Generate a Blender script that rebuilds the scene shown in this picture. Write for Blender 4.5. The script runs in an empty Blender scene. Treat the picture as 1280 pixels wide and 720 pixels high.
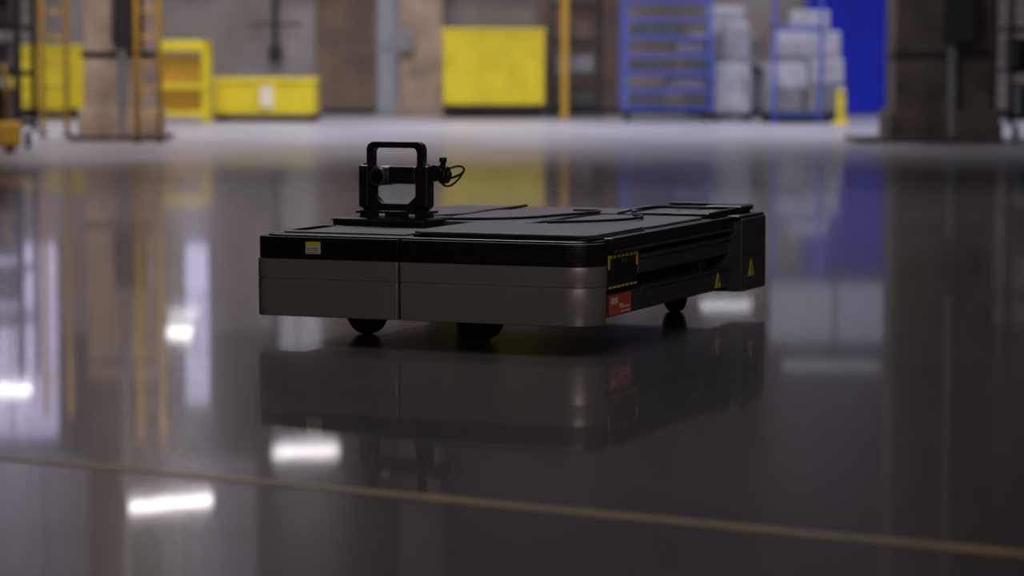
import bpy, bmesh, math, random
from mathutils import Vector, Matrix
random.seed(4)
scene = bpy.context.scene
try:
    scene.view_settings.view_transform = 'Standard'
except Exception:
    pass

# ---------------------------------------------------------------- materials
def mat(name, col, rough=0.5, metal=0.0, noise=0.0, nscale=8.0, col2=None, coat=0.0, coatr=0.03,
        emis=None, estr=0.0, bump=0.0, spec=0.5):
    m = bpy.data.materials.new(name); m.use_nodes = True
    nt = m.node_tree; b = nt.nodes['Principled BSDF']
    b.inputs['Base Color'].default_value = (*col, 1)
    b.inputs['Roughness'].default_value = rough
    b.inputs['Metallic'].default_value = metal
    b.inputs['Specular IOR Level'].default_value = spec
    b.inputs['Coat Weight'].default_value = coat
    b.inputs['Coat Roughness'].default_value = coatr
    if emis:
        b.inputs['Emission Color'].default_value = (*emis, 1)
        b.inputs['Emission Strength'].default_value = estr
    if noise > 0 or col2:
        tc = nt.nodes.new('ShaderNodeTexCoord')
        n = nt.nodes.new('ShaderNodeTexNoise'); n.inputs['Scale'].default_value = nscale
        n.inputs['Detail'].default_value = 6
        nt.links.new(tc.outputs['Object'], n.inputs['Vector'])
        r = nt.nodes.new('ShaderNodeValToRGB')
        r.color_ramp.elements[0].position = 0.35; r.color_ramp.elements[1].position = 0.65
        c2 = col2 if col2 else tuple(c*(1-noise) for c in col)
        r.color_ramp.elements[0].color = (*c2, 1); r.color_ramp.elements[1].color = (*col, 1)
        nt.links.new(n.outputs['Fac'], r.inputs['Fac'])
        nt.links.new(r.outputs['Color'], b.inputs['Base Color'])
        if bump > 0:
            bp = nt.nodes.new('ShaderNodeBump'); bp.inputs['Strength'].default_value = bump
            bp.inputs['Distance'].default_value = 0.01
            nt.links.new(n.outputs['Fac'], bp.inputs['Height'])
            nt.links.new(bp.outputs['Normal'], b.inputs['Normal'])
    return m

M = {}
M['black'] = mat('black_paint', (0.015,0.014,0.014), 0.38, noise=0.2, nscale=40)
M['black_matte'] = mat('black_matte', (0.008,0.008,0.008), 0.6, noise=0.2, nscale=30)
M['black_gloss'] = mat('black_gloss_band', (0.010,0.007,0.007), 0.3, noise=0.2, nscale=20)
M['deck'] = mat('deck_rubber', (0.10,0.093,0.094), 0.45, noise=0.2, nscale=60, bump=0.1)
M['skirt'] = mat('skirt_grey_metallic', (0.39,0.34,0.315), 0.36, metal=0.5, noise=0.06, nscale=4)
M['rail'] = mat('rail_steel_dark', (0.085,0.085,0.09), 0.4, metal=0.3, noise=0.2, nscale=12)
M['rubber'] = mat('tyre_rubber', (0.008,0.008,0.008), 0.55, noise=0.2, nscale=50)
M['lens'] = mat('lens_glass', (0.01,0.01,0.015), 0.2, noise=0.1)
M['lab_y'] = mat('label_yellow', (0.95,0.78,0.03), 0.5, noise=0.1, nscale=60)
M['lab_w'] = mat('label_white', (0.85,0.80,0.65), 0.5, noise=0.1, nscale=60)
M['lab_r'] = mat('label_red', (0.85,0.13,0.05), 0.5, noise=0.2, nscale=60)
M['yellow'] = mat('yellow_paint', (0.80,0.66,0.02), 0.5, noise=0.15, nscale=3)
M['orange'] = mat('orange_yellow_paint', (0.62,0.36,0.03), 0.5, noise=0.2, nscale=3)
M['blue'] = mat('blue_paint', (0.02,0.05,0.75), 0.45, noise=0.2, nscale=4)
M['bluerack'] = mat('blue_rack_paint', (0.07,0.12,0.58), 0.45, noise=0.2, nscale=4)
M['white'] = mat('pale_plastic', (0.47,0.49,0.57), 0.5, noise=0.3, nscale=5)
M['grey'] = mat('grey_metal', (0.27,0.28,0.31), 0.45, metal=0.3, noise=0.3, nscale=6)
M['dark'] = mat('dark_steel', (0.035,0.035,0.045), 0.5, metal=0.3, noise=0.3, nscale=6)
M['brown'] = mat('brown_panel', (0.22,0.155,0.12), 0.7, noise=0.4, nscale=2)
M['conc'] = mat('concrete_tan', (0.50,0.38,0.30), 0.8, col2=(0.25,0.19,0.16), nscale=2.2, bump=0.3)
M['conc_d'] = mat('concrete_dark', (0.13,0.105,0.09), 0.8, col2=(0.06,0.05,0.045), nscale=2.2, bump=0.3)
M['wall'] = mat('wall_plaster', (0.38,0.355,0.37), 0.85, col2=(0.21,0.175,0.16), nscale=0.7)
M['wall_up'] = mat('wall_cladding', (0.10,0.083,0.088), 0.8, col2=(0.065,0.053,0.056), nscale=0.6)
M['ceil'] = mat('ceiling_dark', (0.02,0.018,0.02), 0.8, noise=0.3, nscale=0.5)
M['glass'] = mat('window_daylight', (0.3,0.33,0.45), 0.4, noise=0.1, emis=(0.72,0.64,0.98), estr=1.15)
M['glass_dim'] = mat('window_daylight_dim', (0.2,0.2,0.23), 0.4, noise=0.1, emis=(0.75,0.72,0.9), estr=0.30)
M['haze_panel'] = mat('haze_panel_glow', (0.15,0.14,0.15), 0.5, noise=0.2, emis=(0.80,0.68,0.82), estr=0.20)  # weak glow for the added panel high on the left
M['lamp'] = mat('lamp_tube', (0.9,0.9,0.9), 0.3, emis=(1.0,0.93,0.97), estr=30)
M['lamp_mid'] = mat('lamp_tube_mid', (0.9,0.9,0.9), 0.3, emis=(0.95,0.95,1.0), estr=7.0)  # tube with medium emission
M['lamp_dim'] = mat('lamp_tube_dim', (0.9,0.9,0.9), 0.3, emis=(0.9,0.95,1.0), estr=1.3)

# ---------------------------------------------------------------- geometry helpers
def link(o, parent=None):
    scene.collection.objects.link(o)
    if parent: o.parent = parent
    return o
def empty(name, loc=(0,0,0), rz=0):
    e = bpy.data.objects.new(name, None); e.location = loc; e.rotation_euler[2] = rz
    e.empty_display_size = 0.2
    return link(e)
def finish(bm, name, m, parent=None, loc=(0,0,0), smooth=False, bevel=0, seg=2):
    me = bpy.data.meshes.new(name); bmesh.ops.recalc_face_normals(bm, faces=bm.faces[:])
    bm.to_mesh(me); bm.free(); me.materials.append(m)
    if smooth:
        for p in me.polygons: p.use_smooth = True
    o = bpy.data.objects.new(name, me); o.location = loc
    link(o, parent)
    if bevel > 0:
        md = o.modifiers.new('bevel','BEVEL'); md.width = bevel; md.segments = seg
        md.limit_method = 'ANGLE'; md.angle_limit = math.radians(35)
    return o
def addbox(bm, x0,x1,y0,y1,z0,z1):
    v=[bm.verts.new(p) for p in ((x0,y0,z0),(x1,y0,z0),(x1,y1,z0),(x0,y1,z0),(x0,y0,z1),(x1,y0,z1),(x1,y1,z1),(x0,y1,z1))]
    for f in ((0,1,2,3),(4,5,6,7),(0,1,5,4),(1,2,6,5),(2,3,7,6),(3,0,4,7)): bm.faces.new([v[i] for i in f])
def box(name, x0,x1,y0,y1,z0,z1, m, parent=None, bevel=0.0, seg=2):
    bm=bmesh.new(); addbox(bm,x0,x1,y0,y1,z0,z1)
    return finish(bm,name,m,parent,bevel=bevel,seg=seg)
def boxes(name, lst, m, parent=None, bevel=0):
    bm=bmesh.new()
    for b in lst: addbox(bm,*b)
    return finish(bm,name,m,parent,bevel=bevel)
def cyl(name, p0, p1, r, m, parent=None, n=24, r2=None, bevel=0):
    p0=Vector(p0); p1=Vector(p1); d=p1-p0
    bm=bmesh.new()
    bmesh.ops.create_cone(bm,cap_ends=True,segments=n,radius1=r,radius2=r if r2 is None else r2,depth=d.length)
    q=d.to_track_quat('Z','Y').to_matrix().to_4x4()
    bmesh.ops.transform(bm,matrix=Matrix.Translation((p0+p1)/2)@q,verts=bm.verts[:])
    o=finish(bm,name,m,parent,bevel=bevel)
    for p in o.data.polygons:
        if len(p.vertices)==4: p.use_smooth=True
    return o
def rrect(x0,x1,y0,y1,rs,n=8):
    pts=[]
    for (cx,cy,r,a0) in ((x1,y0,rs[0],-90),(x1,y1,rs[1],0),(x0,y1,rs[2],90),(x0,y0,rs[3],180)):
        sx = -1 if cx==x1 else 1; sy = 1 if cy==y0 else -1
        if r<=0: pts.append((cx,cy)); continue
        ox,oy=cx+sx*r,cy+sy*r
        for i in range(n+1):
            a=math.radians(a0+90*i/n); pts.append((ox+r*math.cos(a),oy+r*math.sin(a)))
    return pts
def prism(name, pts, z0, z1, m, parent=None, bevel=0.0, scale_bot=None, seg=2):
    bm=bmesh.new()
    cx=sum(p[0] for p in pts)/len(pts); cy=sum(p[1] for p in pts)/len(pts)
    k=scale_bot or 1.0
    lo=[bm.verts.new((cx+(x-cx)*k,cy+(y-cy)*k,z0)) for x,y in pts]
    hi=[bm.verts.new((x,y,z1)) for x,y in pts]
    bm.faces.new(lo[::-1]); bm.faces.new(hi)
    n=len(pts)
    for i in range(n):
        f=bm.faces.new((lo[i],lo[(i+1)%n],hi[(i+1)%n],hi[i]))
        L=(Vector(pts[i])-Vector(pts[(i+1)%n])).length
        if L<0.03: f.smooth=True
    return finish(bm,name,m,parent,bevel=bevel,seg=seg)
def tube(name, pts, r, m, parent=None):
    cu=bpy.data.curves.new(name,'CURVE'); cu.dimensions='3D'; cu.bevel_depth=r; cu.bevel_resolution=3
    s=cu.splines.new('BEZIER'); s.bezier_points.add(len(pts)-1)
    for bp,p in zip(s.bezier_points,pts):
        bp.co=p; bp.handle_left_type=bp.handle_right_type='AUTO'
    t=bpy.data.objects.new(name+'_tmp',cu); scene.collection.objects.link(t)
    bpy.context.view_layer.update()
    dg=bpy.context.evaluated_depsgraph_get()
    me=bpy.data.meshes.new_from_object(t.evaluated_get(dg)); me.name=name
    bpy.data.objects.remove(t); me.materials.clear(); me.materials.append(m)
    for p in me.polygons: p.use_smooth=True
    o=bpy.data.objects.new(name,me); return link(o,parent)
def ringplate(name, outer, inner, y0, y1, m, parent=None, loc=(0,0,0)):
    cu=bpy.data.curves.new(name,'CURVE'); cu.dimensions='2D'; cu.fill_mode='BOTH'; cu.extrude=(y1-y0)/2
    for pts in (outer,inner):
        s=cu.splines.new('POLY'); s.points.add(len(pts)-1)
        for sp,p in zip(s.points,pts): sp.co=(p[0],p[1],0,1)
        s.use_cyclic_u=True
    t=bpy.data.objects.new(name+'_tmp',cu); scene.collection.objects.link(t)
    bpy.context.view_layer.update()
    dg=bpy.context.evaluated_depsgraph_get()
    me=bpy.data.meshes.new_from_object(t.evaluated_get(dg)); me.name=name
    bpy.data.objects.remove(t); me.materials.clear(); me.materials.append(m)
    me.transform(Matrix.Translation((loc[0],(y0+y1)/2+loc[1],loc[2]))@Matrix.Rotation(math.radians(90),4,'X'))
    o=bpy.data.objects.new(name,me); link(o,parent)
    return o

# ---------------------------------------------------------------- ROOM
def floor_material():
    m=bpy.data.materials.new('polished_concrete_floor'); m.use_nodes=True
    nt=m.node_tree; N=nt.nodes; L=nt.links; b=N['Principled BSDF']
    geo=N.new('ShaderNodeNewGeometry'); sep=N.new('ShaderNodeSeparateXYZ'); L.new(geo.outputs['Position'],sep.inputs[0])
    def math_(op,a,bb,c=None):
        n=N.new('ShaderNodeMath'); n.operation=op
        for i,v in enumerate((a,bb,c)):
            if v is None: continue
            if isinstance(v,(int,float)): n.inputs[i].default_value=v
            else: L.new(v,n.inputs[i])
        return n.outputs[0]
    def step(v,a,bb):
        n=N.new('ShaderNodeMapRange'); n.interpolation_type='SMOOTHSTEP'
        L.new(v,n.inputs['Value']); n.inputs['From Min'].default_value=a; n.inputs['From Max'].default_value=bb
        return n.outputs['Result']
    X,Y=sep.outputs[0],sep.outputs[1]
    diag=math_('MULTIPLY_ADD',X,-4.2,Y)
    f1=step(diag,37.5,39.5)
    f2=step(Y,12.5,32.0)  # pale far slab; its long fade also paints in grazing brightness
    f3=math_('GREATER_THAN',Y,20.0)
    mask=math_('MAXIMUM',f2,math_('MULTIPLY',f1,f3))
    nz=N.new('ShaderNodeTexNoise'); nz.inputs['Scale'].default_value=0.6; nz.inputs['Detail'].default_value=8
    L.new(geo.outputs['Position'],nz.inputs['Vector'])
    fine=N.new('ShaderNodeTexNoise'); fine.inputs['Scale'].default_value=9; fine.inputs['Detail'].default_value=6
    L.new(geo.outputs['Position'],fine.inputs['Vector'])
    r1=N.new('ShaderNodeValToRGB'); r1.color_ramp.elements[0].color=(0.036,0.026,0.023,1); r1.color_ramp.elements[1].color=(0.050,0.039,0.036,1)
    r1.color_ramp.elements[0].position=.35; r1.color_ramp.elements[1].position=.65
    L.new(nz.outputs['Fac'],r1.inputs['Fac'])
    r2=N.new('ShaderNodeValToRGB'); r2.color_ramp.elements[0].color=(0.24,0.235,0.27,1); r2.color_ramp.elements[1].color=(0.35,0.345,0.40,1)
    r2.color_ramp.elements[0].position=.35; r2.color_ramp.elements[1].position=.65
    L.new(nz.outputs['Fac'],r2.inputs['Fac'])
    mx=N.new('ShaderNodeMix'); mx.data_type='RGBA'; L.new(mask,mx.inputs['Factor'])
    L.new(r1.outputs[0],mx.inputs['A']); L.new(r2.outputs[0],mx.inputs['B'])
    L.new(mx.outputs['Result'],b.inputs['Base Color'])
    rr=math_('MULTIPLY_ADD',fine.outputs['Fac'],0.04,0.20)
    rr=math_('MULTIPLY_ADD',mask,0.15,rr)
    L.new(rr,b.inputs['Roughness'])
    b.inputs['Coat Roughness'].default_value=0.04
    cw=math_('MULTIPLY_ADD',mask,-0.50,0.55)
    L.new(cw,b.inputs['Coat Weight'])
    return m
box('floor',-12,12,-6,43,-0.1,0,floor_material())
box('ceiling',-12,12,-6,43.2,9.0,9.2,M['ceil'])
box('wall_left',-12.2,-12,-6,43.2,0,9,M['wall_up'])
box('wall_right',12,12.2,-6,43.2,0,9,M['wall_up'])
box('wall_back',-12,12,43,43.2,0,3.3,M['wall'])
box('wall_back_upper',-12,12,42.98,43.2,3.3,9,M['wall_up'])
box('trim_1',-2.95,-2.0,42.93,43,0,3.3,M['brown'])
box('trim_2',0.4,1.6,42.93,43,0,3.3,M['brown'])
box('baseboard_back',-12,12,42.9,42.97,0,0.08,M['dark'])

def window(name,x0,x1,z0,z1,g,nx=2,nz=3,y=42.9):
    e=empty(name,((x0+x1)/2,y,0)); w=(x1-x0)/2
    box('glass',-w,w,0.02,0.05,z0,z1,g,e)
    l=[(-w-.05,-w,0,.08,z0-.05,z1+.05),(w,w+.05,0,.08,z0-.05,z1+.05),(-w,w,0,.08,z0-.05,z0),(-w,w,0,.08,z1,z1+.05)]
    for i in range(1,nx): x=-w+2*w*i/nx; l.append((x-.02,x+.02,0,.02,z0,z1))
    for i in range(1,nz): z=z0+(z1-z0)*i/nz; l.append((-w,w,0,.02,z-.02,z+.02))
    boxes('frame',l,M['dark'],e)
window('window_1',-8.3,-6.9,1.95,4.9,M['glass'])
window('window_2',-4.95,-4.6,1.95,4.4,M['glass'],1,3)
window('window_3',-3.6,-2.9,1.9,5.2,M['glass_dim'])
window('window_4',3.9,5.9,2.55,3.45,M['glass_dim'],2,1)
window('window_5',-1.0,0.6,1.9,3.0,M['glass_dim'],2,1)
window('haze_panel_left',-8.2,-3.9,5.2,7.6,M['haze_panel'],4,2)  # unseen glowing panel added to brighten the lower-left floor with haze

def strip_lamp(x0,x1,y,z,m,tilt=0):
    e=empty('strip_lamp',((x0+x1)/2,y,z)); w=(x1-x0)/2
    cyl('tube',(-w+.03,0,-w*tilt),(w-.03,0,w*tilt),.016,m,e,12)
    box('housing',-w,w,-.06,.06,.04+w*abs(tilt),.10+w*abs(tilt),M['dark'],e,bevel=.01)
    for s in (-1,1):
        box('endcap',s*w-.02,s*w+.02,-.05,.05,-.045,.1,M['dark'],e)
        cyl('rod',(s*w*.8,0,.1),(s*w*.8,0,8.98-z),.008,M['dark'],e,6)
strip_lamp(-3.5,-2.5,41,4.85,M['lamp'],-.04)
strip_lamp(-3.98,-3.06,29,3.68,M['lamp'],-.09)
strip_lamp(-7.7,-6.95,41,3.95,M['lamp'])
strip_lamp(-5.0,-4.5,41,2.85,M['lamp_mid'])
strip_lamp(-4.95,-4.55,40.4,3.05,M['lamp'])
strip_lamp(2.7,3.5,41,2.72,M['lamp_mid'])
strip_lamp(3.9,5.8,41,3.6,M['lamp_dim'])

def line():
    p0=Vector((-1.248,6.90,0)); p1=Vector((1.005,5.573,0)); d=(p1-p0).normalized(); n=Vector((-d.y,d.x,0))
    a=p0-d*8; b=p1+d*6; w=.035
    bm=bmesh.new()
    v=[bm.verts.new(q+Vector((0,0,.0012))) for q in (a-n*w,b-n*w,b+n*w,a+n*w)]
    bm.faces.new(v)
    finish(bm,'floor_marking_line',mat('line_paint',(0.32,0.19,0.008),0.30,col2=(0.20,0.12,0.008),nscale=5,coat=.15),None)
line()

# ---------------------------------------------------------------- ROBOT
def robot():
    R=empty('transport_robot',(0.0445,10.5065,0),math.radians(-22.2))
    xl,xr,yf=-.6565,.618,-.905
    def half(n,x0,x1,rs,yb):
        p=rrect(x0,x1,yf,yb,rs,12)
        prism('bumper_lower_'+n,p,.068,.197,M['skirt'],R,bevel=.003,scale_bot=.995)
        pi=rrect(x0+.002,x1-.002,yf+.003,yb,rs,12)
        prism('bumper_groove_'+n,pi,.197,.200,M['skirt'],R)
        prism('bumper_mid_'+n,p,.200,.268,M['skirt'],R,bevel=.002)
        pb=rrect(x0+.003 if n=='left' else x0,x1-(.003 if n=='right' else 0),yf+.006,yb,rs,12)
        prism('bumper_band_'+n,pb,.268,.345,M['black_gloss'],R,bevel=.005,seg=3)
    half('left',xl,-.104,(.004,0,0,.05),-.78)
    half('right',-.094,xr,(.108,0,0,.004),-.785)
    box('bumper_inner',-.60,.56,-.88,-.655,.09,.335,M['black_matte'],R)
    box('bumper_tail_right',.50,.607,-.785,-.745,.10,.340,M['black'],R,bevel=.006)
    box('bumper_tail_left',-.64,-.5,-.78,-.74,.10,.335,M['black'],R,bevel=.006)
    box('chassis',-.56,.53,-.66,.86,.12,.33,M['black_matte'],R,bevel=.01)
    prism('deck_plate',rrect(-.635,.60,-.875,.87,(.10,.03,.03,.06)),.33,.352,M['black'],R,bevel=.004)
    def panel(n,x0,x1,y0,y1,z0,z1,r,m=M['deck']):
        prism(n,rrect(x0,x1,y0,y1,(r,)*4),z0,z1,m,R,bevel=.005,seg=3)
    panel('panel_front_left',-.60,-.115,-.80,-.47,.352,.358,.03)
    panel('panel_front_right_base',-.09,.590,-.850,-.275,.352,.364,.06,M['black'])
    panel('panel_front_right',-.085,.585,-.845,-.28,.364,.373,.06)
    panel('panel_mid_left',-.61,-.33,-.04,.84,.352,.366,.04)
    panel('panel_mid',-.30,.12,-.25,.50,.352,.372,.06)
    panel('panel_rear',-.30,.25,.53,.85,.352,.366,.04)
    panel('panel_mid_right',.15,.575,-.25,.40,.352,.368,.05)
    tube('seam_1',[(-.58,-.02,.37),(-.34,.05,.372),(-.31,.4,.372),(-.32,.82,.37)],.006,M['black_matte'],R)
    tube('seam_2',[(-.28,-.22,.376),(.0,-.15,.38),(.10,.1,.38),(.13,.45,.378),(.0,.52,.374)],.006,M['black_matte'],R)
    tube('seam_3',[(.17,-.2,.373),(.36,-.12,.378),(.42,.1,.378),(.30,.36,.374)],.006,M['black_matte'],R)
    boxes('tray_frame',[(.27,.60,.42,.44,.352,.378),(.27,.60,.86,.88,.352,.395),(.27,.29,.42,.88,.352,.385),(.58,.60,.42,.88,.352,.385)],M['black'],R,bevel=.003)
    boxes('tray_slats',[(.29,.58,.47+i*.05,.485+i*.05,.355,.378) for i in range(8)],M['rail'],R,bevel=.002)
    tube('tray_cable',[(.20,.46,.37),(.30,.50,.392),(.38,.62,.388),(.50,.7,.385)],.006,M['black'],R)
    box('tray_cap',.47,.62,.70,.86,.372,.392,M['black'],R,bevel=.006)
    for s,xo in ((1,.605),(-1,-.605)):
        def sb(n,xa,xb,y0,y1,z0,z1,m,bv=.004):
            a,b=sorted((s*xa,s*xb)); box(n,a,b,y0,y1,z0,z1,m,R,bevel=bv)
        sd='right' if s>0 else 'left'
        sb('top_rail_'+sd,.53,.620,-.74,.62,.312,.358,M['black'])
        sb('top_rail_lip_'+sd,.60,.626,-.72,.60,.306,.314,M['rail'],.002)
        sb('beam_upper_'+sd,.52,.600,-.42,.62,.215,.285,M['rail'])
        sb('beam_upper_flange_'+sd,.59,.612,-.40,.60,.270,.282,M['rail'],.002)
        sb('beam_lower_'+sd,.50,.607,-.745,.66,.088,.165,M['rail'])
        sb('beam_lower_flange_'+sd,.60,.616,-.40,.60,.160,.170,M['rail'],.002)
        sb('side_module_'+sd,.52,.604,-.735,-.44,.18,.300,M['black'])
        sb('side_module_grip_'+sd,.598,.610,-.70,-.48,.215,.262,M['black_matte'])
        sb('side_module_latch_'+sd,.598,.608,-.60,-.56,.265,.280,M['rail'],.002)
        sb('beam_post_'+sd,.50,.590,.30,.36,.16,.31,M['black'])
        sb('end_block_'+sd,.52,.6565,.60,.905,.070,.350,M['rail'],.006)
        sb('end_block_face_'+sd,.656,.6600,.625,.880,.085,.205,M['rail'],.002)
        sb('end_block_cap_'+sd,.50,.650,.58,.90,.350,.362,M['black'],.004)
    box('rear_crossbar',-.54,.54,.84,.90,.10,.345,M['black'],R,bevel=.006)
    for j,(z0,z1) in enumerate(((.287,.298),(.184,.191))):
        boxes('hazard_strip_yellow_%d'%j,[(.6045,.6065,-.730+i*.042,-.704+i*.042,z0,z1) for i in range(7)],M['lab_y'],R)
    boxes('hazard_strip_ends',[(.6045,.6065,-.735,-.722,.25,.298),(.6045,.6065,-.453,-.442,.25,.298)],M['lab_y'],R)
    box('red_sticker',.6075,.6095,-.735,-.52,.092,.162,M['lab_r'],R)
    boxes('sticker_print',[(.6096,.6102,-.72,-.655,.130,.152),(.6096,.6102,-.63,-.54,.112,.119),(.6096,.6102,-.64,-.60,.119,.128),(.6096,.6102,-.62,-.53,.098,.103)],M['lab_w'],R)
    def tri(n,y,z,h,x):
        bm=bmesh.new()
        v=[bm.verts.new((x,y-h*.56,z)),bm.verts.new((x,y+h*.56,z)),bm.verts.new((x,y,z+h))]
        bm.faces.new(v)
        r=bmesh.ops.extrude_face_region(bm,geom=bm.faces[:])
        bmesh.ops.translate(bm,verts=[g for g in r['geom'] if isinstance(g,bmesh.types.BMVert)],vec=(.002,0,0))
        finish(bm,n,M['lab_y'],R)
        box(n+'_bolt',x+.002,x+.0028,y-h*.07,y+h*.07,z+h*.22,z+h*.62,M['black'],R)
        box(n+'_dot',x+.002,x+.0028,y-h*.07,y+h*.07,z+h*.08,z+h*.16,M['black'],R)
    tri('warning_triangle_1',.45,.098,.060,.6075)
    tri('warning_triangle_2',.70,.128,.064,.6600)
    box('label_yellow_top',-.455,-.398,yf+.0035,yf+.0065,.316,.330,M['lab_y'],R)
    box('label_pale',-.455,-.398,yf+.0035,yf+.0065,.288,.316,M['lab_w'],R)
    boxes('label_text',[(-.45,-.405,yf+.003,yf+.0036,.292+i*.007,.294+i*.007) for i in range(3)],M['rail'],R)
    def wheel(n,x,y,ang,r=.08,w=.05):
        d=Vector((math.cos(ang),math.sin(ang),0))*w/2
        c=Vector((x,y,r))
        cyl(n+'_tyre',c-d,c+d,r,M['rubber'],R,32,bevel=.008)
        cyl(n+'_hub',c-d*1.15,c+d*1.15,r*.5,M['rail'],R,24,bevel=.004)
        box(n+'_bracket',x-.05,x+.05,y-.03,y+.03,r+.03,.15,M['black_matte'],R)
    wheel('wheel_front_left',-.295,-.74,math.radians(75))
    wheel('wheel_front_mid',.16,-.77,math.radians(70))
    wheel('wheel_rear_right',.43,.47,math.radians(40))
    wheel('wheel_rear_left',-.43,.47,math.radians(40))
    bx0,bx1,by0,by1=-.585,-.215,-.42,-.16
    prism('sensor_base_box',rrect(bx0,bx1,by0,by1,(.01,)*4),.352,.384,M['black'],R,bevel=.004)
    box('sensor_base_lip',bx0-.004,bx1+.004,by0-.004,by1+.004,.376,.380,M['rail'],R)
    cx,cy=-.385,-.29
    box('stand_plate',cx-.145,cx+.145,cy-.05,cy+.05,.398,.408,M['black'],R,bevel=.003)
    boxes('stand_feet',[(cx-.13,cx-.09,cy-.04,cy+.04,.384,.398),(cx+.09,cx+.13,cy-.04,cy+.04,.384,.398),(cx-.03,cx+.03,cy-.04,cy+.04,.384,.398)],M['black'],R)
    z0=.408; u=.00305
    def rr(pts): return [(p[0]*u,p[1]*u) for p in pts]
    outer=rr([(-44,4),(-40,0),(40,0),(44,4),(44,52),(40,56),(37,56),(37,74),(35,79),(30,82),(-30,82),(-35,79),(-37,74),(-37,56),(-40,56),(-44,52)])
    inner=rr([(-17,8),(-27,17),(-27,48),(-29,52),(-29,70),(-27,74),(-24,75),(24,75),(27,74),(29,70),(29,52),(27,48),(27,17),(17,8)])
    ringplate('sensor_frame',outer,inner,-.018,.018,M['black'],R,loc=(cx,cy,z0))
    box('frame_cheek_left',cx-.140,cx-.098,cy-.034,cy+.030,z0+.01,z0+.165,M['black'],R,bevel=.008)
    box('frame_cheek_right',cx+.088,cx+.138,cy-.034,cy+.030,z0+.01,z0+.165,M['black'],R,bevel=.008)
    zc=z0+.128
    box('camera_body',cx-.02,cx+.09,cy-.035,cy+.035,zc-.03,zc+.035,M['black'],R,bevel=.008)
    cyl('camera_barrel',(cx-.085,cy-.005,zc),(cx-.015,cy-.005,zc),.036,M['rail'],R,28,bevel=.004)
    cyl('camera_lens_ring',(cx-.06,cy-.045,zc-.005),(cx-.06,cy+.02,zc-.005),.034,M['rail'],R,28,bevel=.004)
    cyl('camera_lens',(cx-.06,cy-.047,zc-.005),(cx-.06,cy-.044,zc-.005),.024,M['lens'],R,28)
    cyl('arm',(cx+.12,cy,zc),(cx+.215,cy,zc+.005),.012,M['black'],R,16)
    cyl('knob_1',(cx+.165,cy-.03,zc+.012),(cx+.165,cy+.03,zc+.012),.030,M['black'],R,20,bevel=.004)
    cyl('knob_2',(cx+.185,cy,zc+.005),(cx+.205,cy,zc+.005),.032,M['black'],R,20,bevel=.004)
    cyl('clamp_post',(cx+.185,cy,zc-.02),(cx+.185,cy,zc+.055),.010,M['black'],R,12)
    cyl('clamp_tip',(cx+.185,cy,zc+.05),(cx+.185,cy,zc+.068),.014,M['black'],R,12)
    tube('cable',[(cx+.20,cy,zc-.01),(cx+.235,cy,zc+.0),(cx+.262,cy+.01,zc+.02),(cx+.25,cy+.02,zc+.035),(cx+.21,cy,zc+.03)],.0045,M['black'],R)
    tube('cable_2',[(cx+.17,cy,zc-.02),(cx+.21,cy-.01,zc-.035),(cx+.245,cy,zc-.01),(cx+.262,cy+.01,zc+.02)],.004,M['black'],R)
robot()

# ---------------------------------------------------------------- BACKGROUND
def column(x0,x1,y,m,base,dark):
    e=empty('concrete_column',((x0+x1)/2,y+.4,0)); w=(x1-x0)/2
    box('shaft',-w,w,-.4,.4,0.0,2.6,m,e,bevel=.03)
    box('shaft_upper',-w,w,-.4,.4,2.6,8.98,M['conc_d'],e,bevel=.03)  # on the tan column, dark colour stands in for light fading with height
    box('plinth',-w-.06,w+.06,-.46,.46,0.0,.34,m,e,bevel=.02)
    box('foot',base[0],base[1],-.62,.55,.0,.055,dark,e,bevel=.01)
    box('conduit',w*.05,w*.05+.09,-.47,-.40,0.06,6.0,M['grey'],e,bevel=.02)
    box('junction_box',w*.05-.05,w*.05+.28,-.55,-.40,1.05,1.62,M['dark'],e,bevel=.02)
    boxes('band',[(-w-.02,w+.02,-.42,.42,.9,.96),(-w-.02,w+.02,-.42,.42,2.4,2.46)],M['dark'],e)
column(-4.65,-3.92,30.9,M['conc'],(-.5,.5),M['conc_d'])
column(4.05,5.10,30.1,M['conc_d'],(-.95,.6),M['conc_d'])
e=empty('concrete_column',(-1.34,41.9,0))
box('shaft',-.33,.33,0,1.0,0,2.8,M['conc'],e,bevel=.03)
box('shaft_upper',-.33,.33,0,1.0,2.8,8.98,M['conc_d'],e,bevel=.03)  # weaker light up high is put into this darker colour
box('corbel',-.42,-.1,-.15,.1,.95,1.25,M['grey'],e,bevel=.02)
box('plinth',-.38,.38,-.06,1.0,0,.2,M['conc'],e,bevel=.02)

e=empty('door_1',(-1.86,42.88,0))
box('leaf',-.15,.12,0,.04,0.02,2.1,mat('pale_door',(0.42,0.48,0.56),.5,noise=.1),e)
boxes('jamb',[(-.2,-.15,-.02,.05,0,2.15),(.12,.17,-.02,.05,0,2.15),(-.2,.17,-.02,.05,2.1,2.15)],M['grey'],e)
cyl('handle',(-.1,-.03,1.0),(.0,-.03,1.0),.012,M['dark'],e,8)

def bluedoor():
    e=empty('door_2',(5.80,42.85,0)); bm=bmesh.new(); n=56; w=1.32
    pts=[]
    for i in range(n*2+1):
        x=-w+2*w*i/(n*2); pts.append((x,0.03 if (i//2)%2 else -0.03))
    lo=[bm.verts.new((x,y,.02)) for x,y in pts]; hi=[bm.verts.new((x,y,2.3)) for x,y in pts]
    for i in range(len(pts)-1): bm.faces.new((lo[i],lo[i+1],hi[i+1],hi[i]))
    finish(bm,'corrugated_sheet',M['blue'],e)
    boxes('frame',[(-w-.08,-w,-.06,.08,0,2.4),(w,w+.08,-.06,.08,0,2.4),(-w,w,-.06,.08,2.3,2.4)],M['bluerack'],e)
bluedoor()

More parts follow.
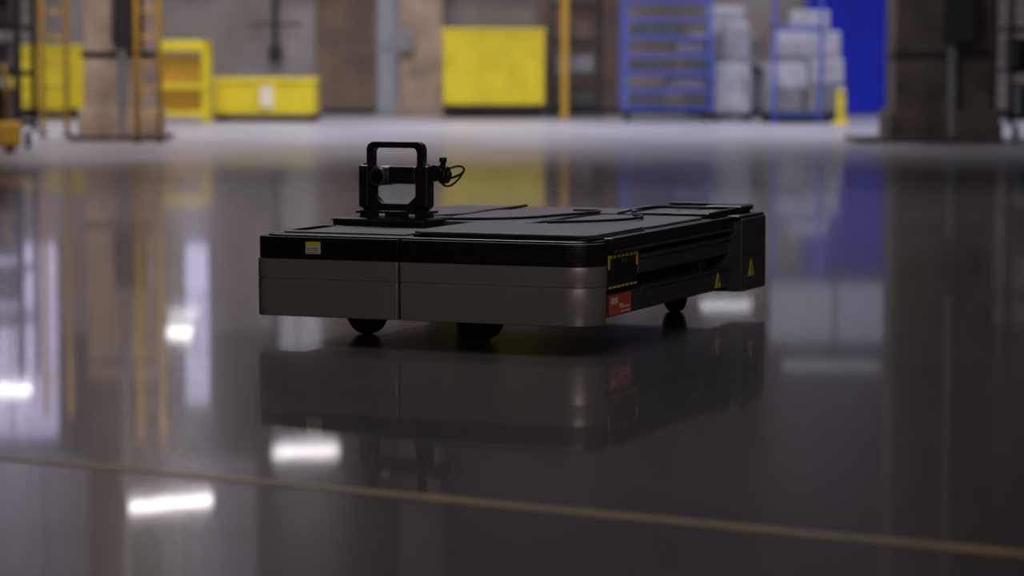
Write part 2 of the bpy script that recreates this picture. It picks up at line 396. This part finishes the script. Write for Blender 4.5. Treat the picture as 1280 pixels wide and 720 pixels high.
def ladder(name,x0,x1,y,h,m,cage=False):
    e=empty(name,((x0+x1)/2,y,0)); w=(x1-x0)/2
    for s in (-1,1): cyl('rail',(s*w,0,0),(s*w,0.0,h),.03,m,e,10)
    k=int(h/.28)
    for i in range(1,k): cyl('rung',(-w,0,i*.28),(w,0,i*.28),.015,m,e,8)
    for s in (-1,1):
        box('foot',s*w-.05,s*w+.05,-.06,.06,0,.03,M['dark'],e)
ladder('access_ladder',-5.33,-5.05,32.3,3.2,M['orange'])
ladder('access_ladder',-3.98,-3.74,30.2,3.2,M['orange'])

def crate(name,x0,x1,y0,y1,z0,z1,m,open_top=True):
    cx,cy=(x0+x1)/2,(y0+y1)/2; e=empty(name,(cx,cy,0)); a=(x1-x0)/2; b=(y1-y0)/2; t=.03
    boxes('walls',[(-a,a,-b,-b+t,z0,z1),(-a,a,b-t,b,z0,z1),(-a,-a+t,-b+t,b-t,z0,z1),(a-t,a,-b+t,b-t,z0,z1),(-a,a,-b,b,z0,z0+.03)],m,e)
    boxes('rim',[(-a-.02,a+.02,-b-.02,-b+.03,z1-.02,z1+.04),(-a-.02,a+.02,b-.03,b+.02,z1-.02,z1+.04),(-a-.02,-a+.03,-b,b,z1-.02,z1+.04),(a-.03,a+.02,-b,b,z1-.02,z1+.04)],m,e,bevel=.006)
    n=max(3,int(2*a/.2))
    boxes('ribs',[(-a+2*a*(i+.5)/n-.02,-a+2*a*(i+.5)/n+.02,-b-.018,-b,z0+.02,z1-.02) for i in range(n)],m,e,bevel=.004)
    boxes('legs',[(sx*a*.93-.05,sx*a*.93+.05,sy*b*.85-.05,sy*b*.85+.05,0,z0) for sx in (-1,1) for sy in (-1,1)],M['dark'],e)
    boxes('skids',[(-a,a,sy*b*.85-.04,sy*b*.85+.04,0.0,.04) for sy in (-1,1)],M['dark'],e)
    return e
crate('yellow_container',-7.1,-6.02,40.3,41.5,.12,1.0,M['yellow'])
crate('yellow_container',-4.04,-2.68,38.6,39.6,.08,.55,M['yellow'])
e=crate('yellow_container',-.98,.46,40.6,41.8,.17,1.24,M['yellow'])
o=bpy.data.objects['yellow_container.001']
box('label',-.05,.12,-.53,-.522,.2,.48,M['lab_w'],o)
e=empty('yellow_press_frame',(-4.35,38.2,0))
boxes('posts',[(-.42,-.34,-.3,-.22,0,1.1),(.22,.30,-.3,-.22,0,1.1),(-.42,-.34,.22,.3,0,1.1),(.22,.30,.22,.3,0,1.1)],M['yellow'],e,bevel=.01)
boxes('rails',[(-.42,.3,-.31,-.23,.95,1.05),(-.42,.3,-.31,-.23,.45,.52),(-.42,.3,-.31,-.23,.08,.16),(-.42,.3,-.3,.3,1.05,1.1)],M['yellow'],e,bevel=.01)
box('body',-.32,.2,-.2,.25,.1,.9,M['orange'],e,bevel=.02)

def rack(name,x0,x1,y0,y1,h,m,shelves,wheels=False,mesh=True,items=None,pr=.025):
    cx,cy=(x0+x1)/2,(y0+y1)/2; e=empty(name,(cx,cy,0)); a=(x1-x0)/2; b=(y1-y0)/2
    zb=.16 if wheels else 0
    boxes('posts',[(sx*a-pr,sx*a+pr,sy*b-pr,sy*b+pr,zb,h) for sx in (-1,1) for sy in (-1,1)],m,e)
    l=[]
    for z in shelves: l+=[(-a,a,-b-.02,-b+.02,z-pr,z+pr),(-a,a,b-.02,b+.02,z-pr,z+pr),(-a,-a+.03,-b,b,z-pr,z+pr),(a-.03,a,-b,b,z-pr,z+pr),(-a,a,-b,b,z-.008,z+.008)]
    boxes('shelves',l,m,e)
    if mesh:
        l=[]
        n=int(2*a/.13)
        for i in range(1,n): x=-a+2*a*i/n; l.append((x-.006,x+.006,b-.006,b+.006,zb,h))
        for z in [zb+.15*i for i in range(1,int((h-zb)/.15))]: l.append((-a,a,b-.005,b+.005,z-.005,z+.005))
        boxes('mesh_panel',l,m,e)
    if wheels:
        for sx in (-1,1):
            for sy in (-1,1):
                cyl('caster',(sx*(a-.06)-.02,sy*(b-.05),.07),(sx*(a-.06)+.02,sy*(b-.05),.07),.07,M['dark'],e,16)
                box('caster_fork',sx*(a-.06)-.03,sx*(a-.06)+.03,sy*(b-.05)-.02,sy*(b-.05)+.02,.07,.17,M['dark'],e)
    if items:
        for i,(ix0,ix1,iz0,iz1,im) in enumerate(items):
            box('item_%d'%i,ix0,ix1,-b*.7,b*.6,iz0,iz1,im,e,bevel=.015)
    return e
rack('wire_cart',-6.0,-4.80,27.6,28.6,2.3,M['dark'],[.25,.75,1.2,1.7],True,True,
     [(-.5,.5,.28,.6,M['rail']),(-.4,.5,.78,1.05,M['grey']),(-.5,.5,1.23,1.5,M['rail'])])
e=empty('pallet_truck',(-4.80,27.3,0))
box('head',-.14,.09,-.1,.1,.05,.30,M['orange'],e,bevel=.05)
cyl('wheel',(-.06,0,.06),(.02,0,.06),.06,M['dark'],e,16)
cyl('tiller',(-.03,-.05,.28),(-.03,-.2,.85),.015,M['orange'],e,10)
rack('wire_rack',.56,1.28,40.8,41.6,2.4,M['dark'],[.15,.6,1.1,1.6,2.1],False,True,
     [(-.3,.25,.63,.9,M['grey']),(-.28,.2,1.13,1.4,M['brown']),(-.3,.3,.18,.45,M['rail'])])
box('guard_post',.70,.80,40.4,40.5,0,1.9,M['orange'],None,bevel=.02)
rack('blue_rack',1.52,2.70,38.5,39.5,2.3,M['bluerack'],[.18,.42,.66,.9,1.14,1.38,1.62,1.9],True,True,
     [(-.5,-.05,.21,.36,M['grey']),(.0,.5,.45,.6,M['white']),(-.5,.1,.69,.83,M['grey']),(.1,.5,.93,1.08,M['white']),(-.45,.2,1.17,1.3,M['grey'])],pr=.018)
def cabinet(name,x0,x1,y0,y1,z0,z1):
    e=empty(name,((x0+x1)/2,(y0+y1)/2,0)); a=(x1-x0)/2;b=(y1-y0)/2
    box('body',-a,a,-b,b,z0,z1,M['white'],e,bevel=.02)
    box('door_panel',-a+.04,a-.04,-b-.015,-b,z0+.05,z1-.06,M['white'],e,bevel=.008)
    box('handle',a-.1,a-.08,-b-.04,-b-.01,(z0+z1)/2,(z0+z1)/2+.15,M['dark'],e)
    boxes('feet',[(sx*a*.85-.03,sx*a*.85+.03,sy*b*.85-.03,sy*b*.85+.03,0,z0) for sx in (-1,1) for sy in (-1,1)],M['dark'],e)
cabinet('storage_cabinet',2.76,3.26,38.8,39.5,.1,.78)
e=empty('bin_stack',(3.95,38.4,0))
boxes('pallet',[(-.55,.5,-.45,-.35,0,.1),(-.55,.5,.35,.45,0,.1),(-.55,.5,-.45,.45,.1,.13)],M['dark'],e)
boxes('bins_lower',[(-.55,-.05,-.4,.4,.13,.45),(-.02,.50,-.4,.4,.13,.50)],M['grey'],e,bevel=.02)
boxes('bins',[(-.50,.0,-.4,.4,.47,.80),(.03,.48,-.4,.4,.52,.86),(-.42,.44,-.35,.35,.88,1.22),(-.2,.3,-.3,.3,1.24,1.5)],M['white'],e,bevel=.02)
boxes('bin_gaps',[(-.53,.48,-.38,.38,.45,.475),(-.48,.46,-.36,.36,.80,.88)],M['grey'],e)
boxes('frame',[(-.48,-.44,-.5,-.47,0,2.1),(.14,.18,-.5,-.47,0,2.1),(-.48,.17,-.5,-.47,1.25,1.29),(-.48,.17,-.5,-.47,2.07,2.1),(-.48,.17,-.5,-.47,.1,.13)],M['bluerack'],e)
cabinet('storage_cabinet',3.0,3.36,40.3,40.9,.1,1.35)
e=empty('assembly_machine',(3.1,41.6,0))
box('body',-.55,.5,-.3,.3,.1,1.2,M['grey'],e,bevel=.03)
box('hopper',-.3,.3,-.25,.25,1.2,1.6,M['white'],e,bevel=.05)
boxes('legs',[(-.5,-.42,-.25,-.17,0,.1),(.38,.46,-.25,-.17,0,.1),(-.5,-.42,.17,.25,0,.1),(.38,.46,.17,.25,0,.1)],M['dark'],e)
cyl('arm',(.3,-.3,.9),(.75,-.5,.5),.05,M['grey'],e)
e=empty('bollard',(4.33,37.4,0))
cyl('post',(0,0,.03),(0,0,.40),.06,M['yellow'],e,20,bevel=.01)
cyl('flange',(0,0,0),(0,0,.04),.13,M['yellow'],e,20,bevel=.01)
cyl('cap',(0,0,.40),(0,0,.46),.075,M['yellow'],e,20,r2=.03)
rack('wire_cart',5.35,6.6,30.5,31.6,2.5,M['dark'],[.25,.75,1.2,1.7,2.1],True,True,
     [(-.5,.5,.28,.6,M['rail']),(-.55,.45,.78,1.1,M['dark'])])
e=empty('wall_pipe',(-3.55,42.8,0))
cyl('riser',(0,0,0.9),(0,0,6),.04,M['dark'],e,12)
box('valve_box',-.1,.1,-.08,.1,.8,1.05,M['dark'],e,bevel=.02)
cyl('bracket',(-.4,0,1.35),(.4,0,1.35),.02,M['dark'],e,10)
e=empty('wall_pipe',(-5.6,42.8,0))
cyl('riser',(0,0,0),(0,0,6),.05,M['grey'],e,12)
boxes('clamps',[(-.07,.07,-.06,.1,z,z+.04) for z in (.6,1.4,2.6,4.)],M['dark'],e)

# ---------------------------------------------------------------- LIGHTS
def area(name,loc,sx,sy,energy,col,rot=(0,0,0),spread=180):
    l=bpy.data.lights.new(name,'AREA'); l.shape='RECTANGLE'; l.size=sx; l.size_y=sy; l.energy=energy; l.color=col
    l.spread=math.radians(spread)
    o=bpy.data.objects.new(name,l); o.location=loc; o.rotation_euler=rot; link(o); return o
area('highbay_light_back',(0,35.0,8.6),16,3,800,(0.90,0.88,1.0),spread=115)
area('highbay_light_wall',(-1,40.2,8.6),16,1,220,(1.0,0.92,0.88),spread=110)
area('fill_light_columns',(-3,24,8.6),6,2,400,(1.0,0.88,0.82),(math.radians(48),0,0),spread=110)  # unseen fill light added to brighten the camera-facing column sides
area('fill_light_deck',(0,17,8.6),6,2,270,(0.92,0.9,1.0),(math.radians(-18),0,0),spread=100)  # unseen fill light added overhead to lift the robot deck
area('fill_light_front',(2.5,-1,6.0),5,2,180,(1.0,0.89,0.84),(math.radians(62),0,0))  # fill light added behind the camera to brighten the robot skirt
w=bpy.data.worlds.new('world'); scene.world=w; w.use_nodes=True
w.node_tree.nodes['Background'].inputs[0].default_value=(0.95,0.83,0.84,1)
w.node_tree.nodes['Background'].inputs[1].default_value=0.05

# ---------------------------------------------------------------- CAMERA
cd=bpy.data.cameras.new('camera'); cam=bpy.data.objects.new('camera',cd); link(cam)
cam.location=(0,0,1.0); cam.rotation_euler=(math.radians(90-4.83),0,0)
cd.sensor_width=36; cd.lens=99.85; cd.clip_end=200
cd.dof.use_dof=True; cd.dof.focus_distance=9.8; cd.dof.aperture_fstop=2.0
scene.camera=cam
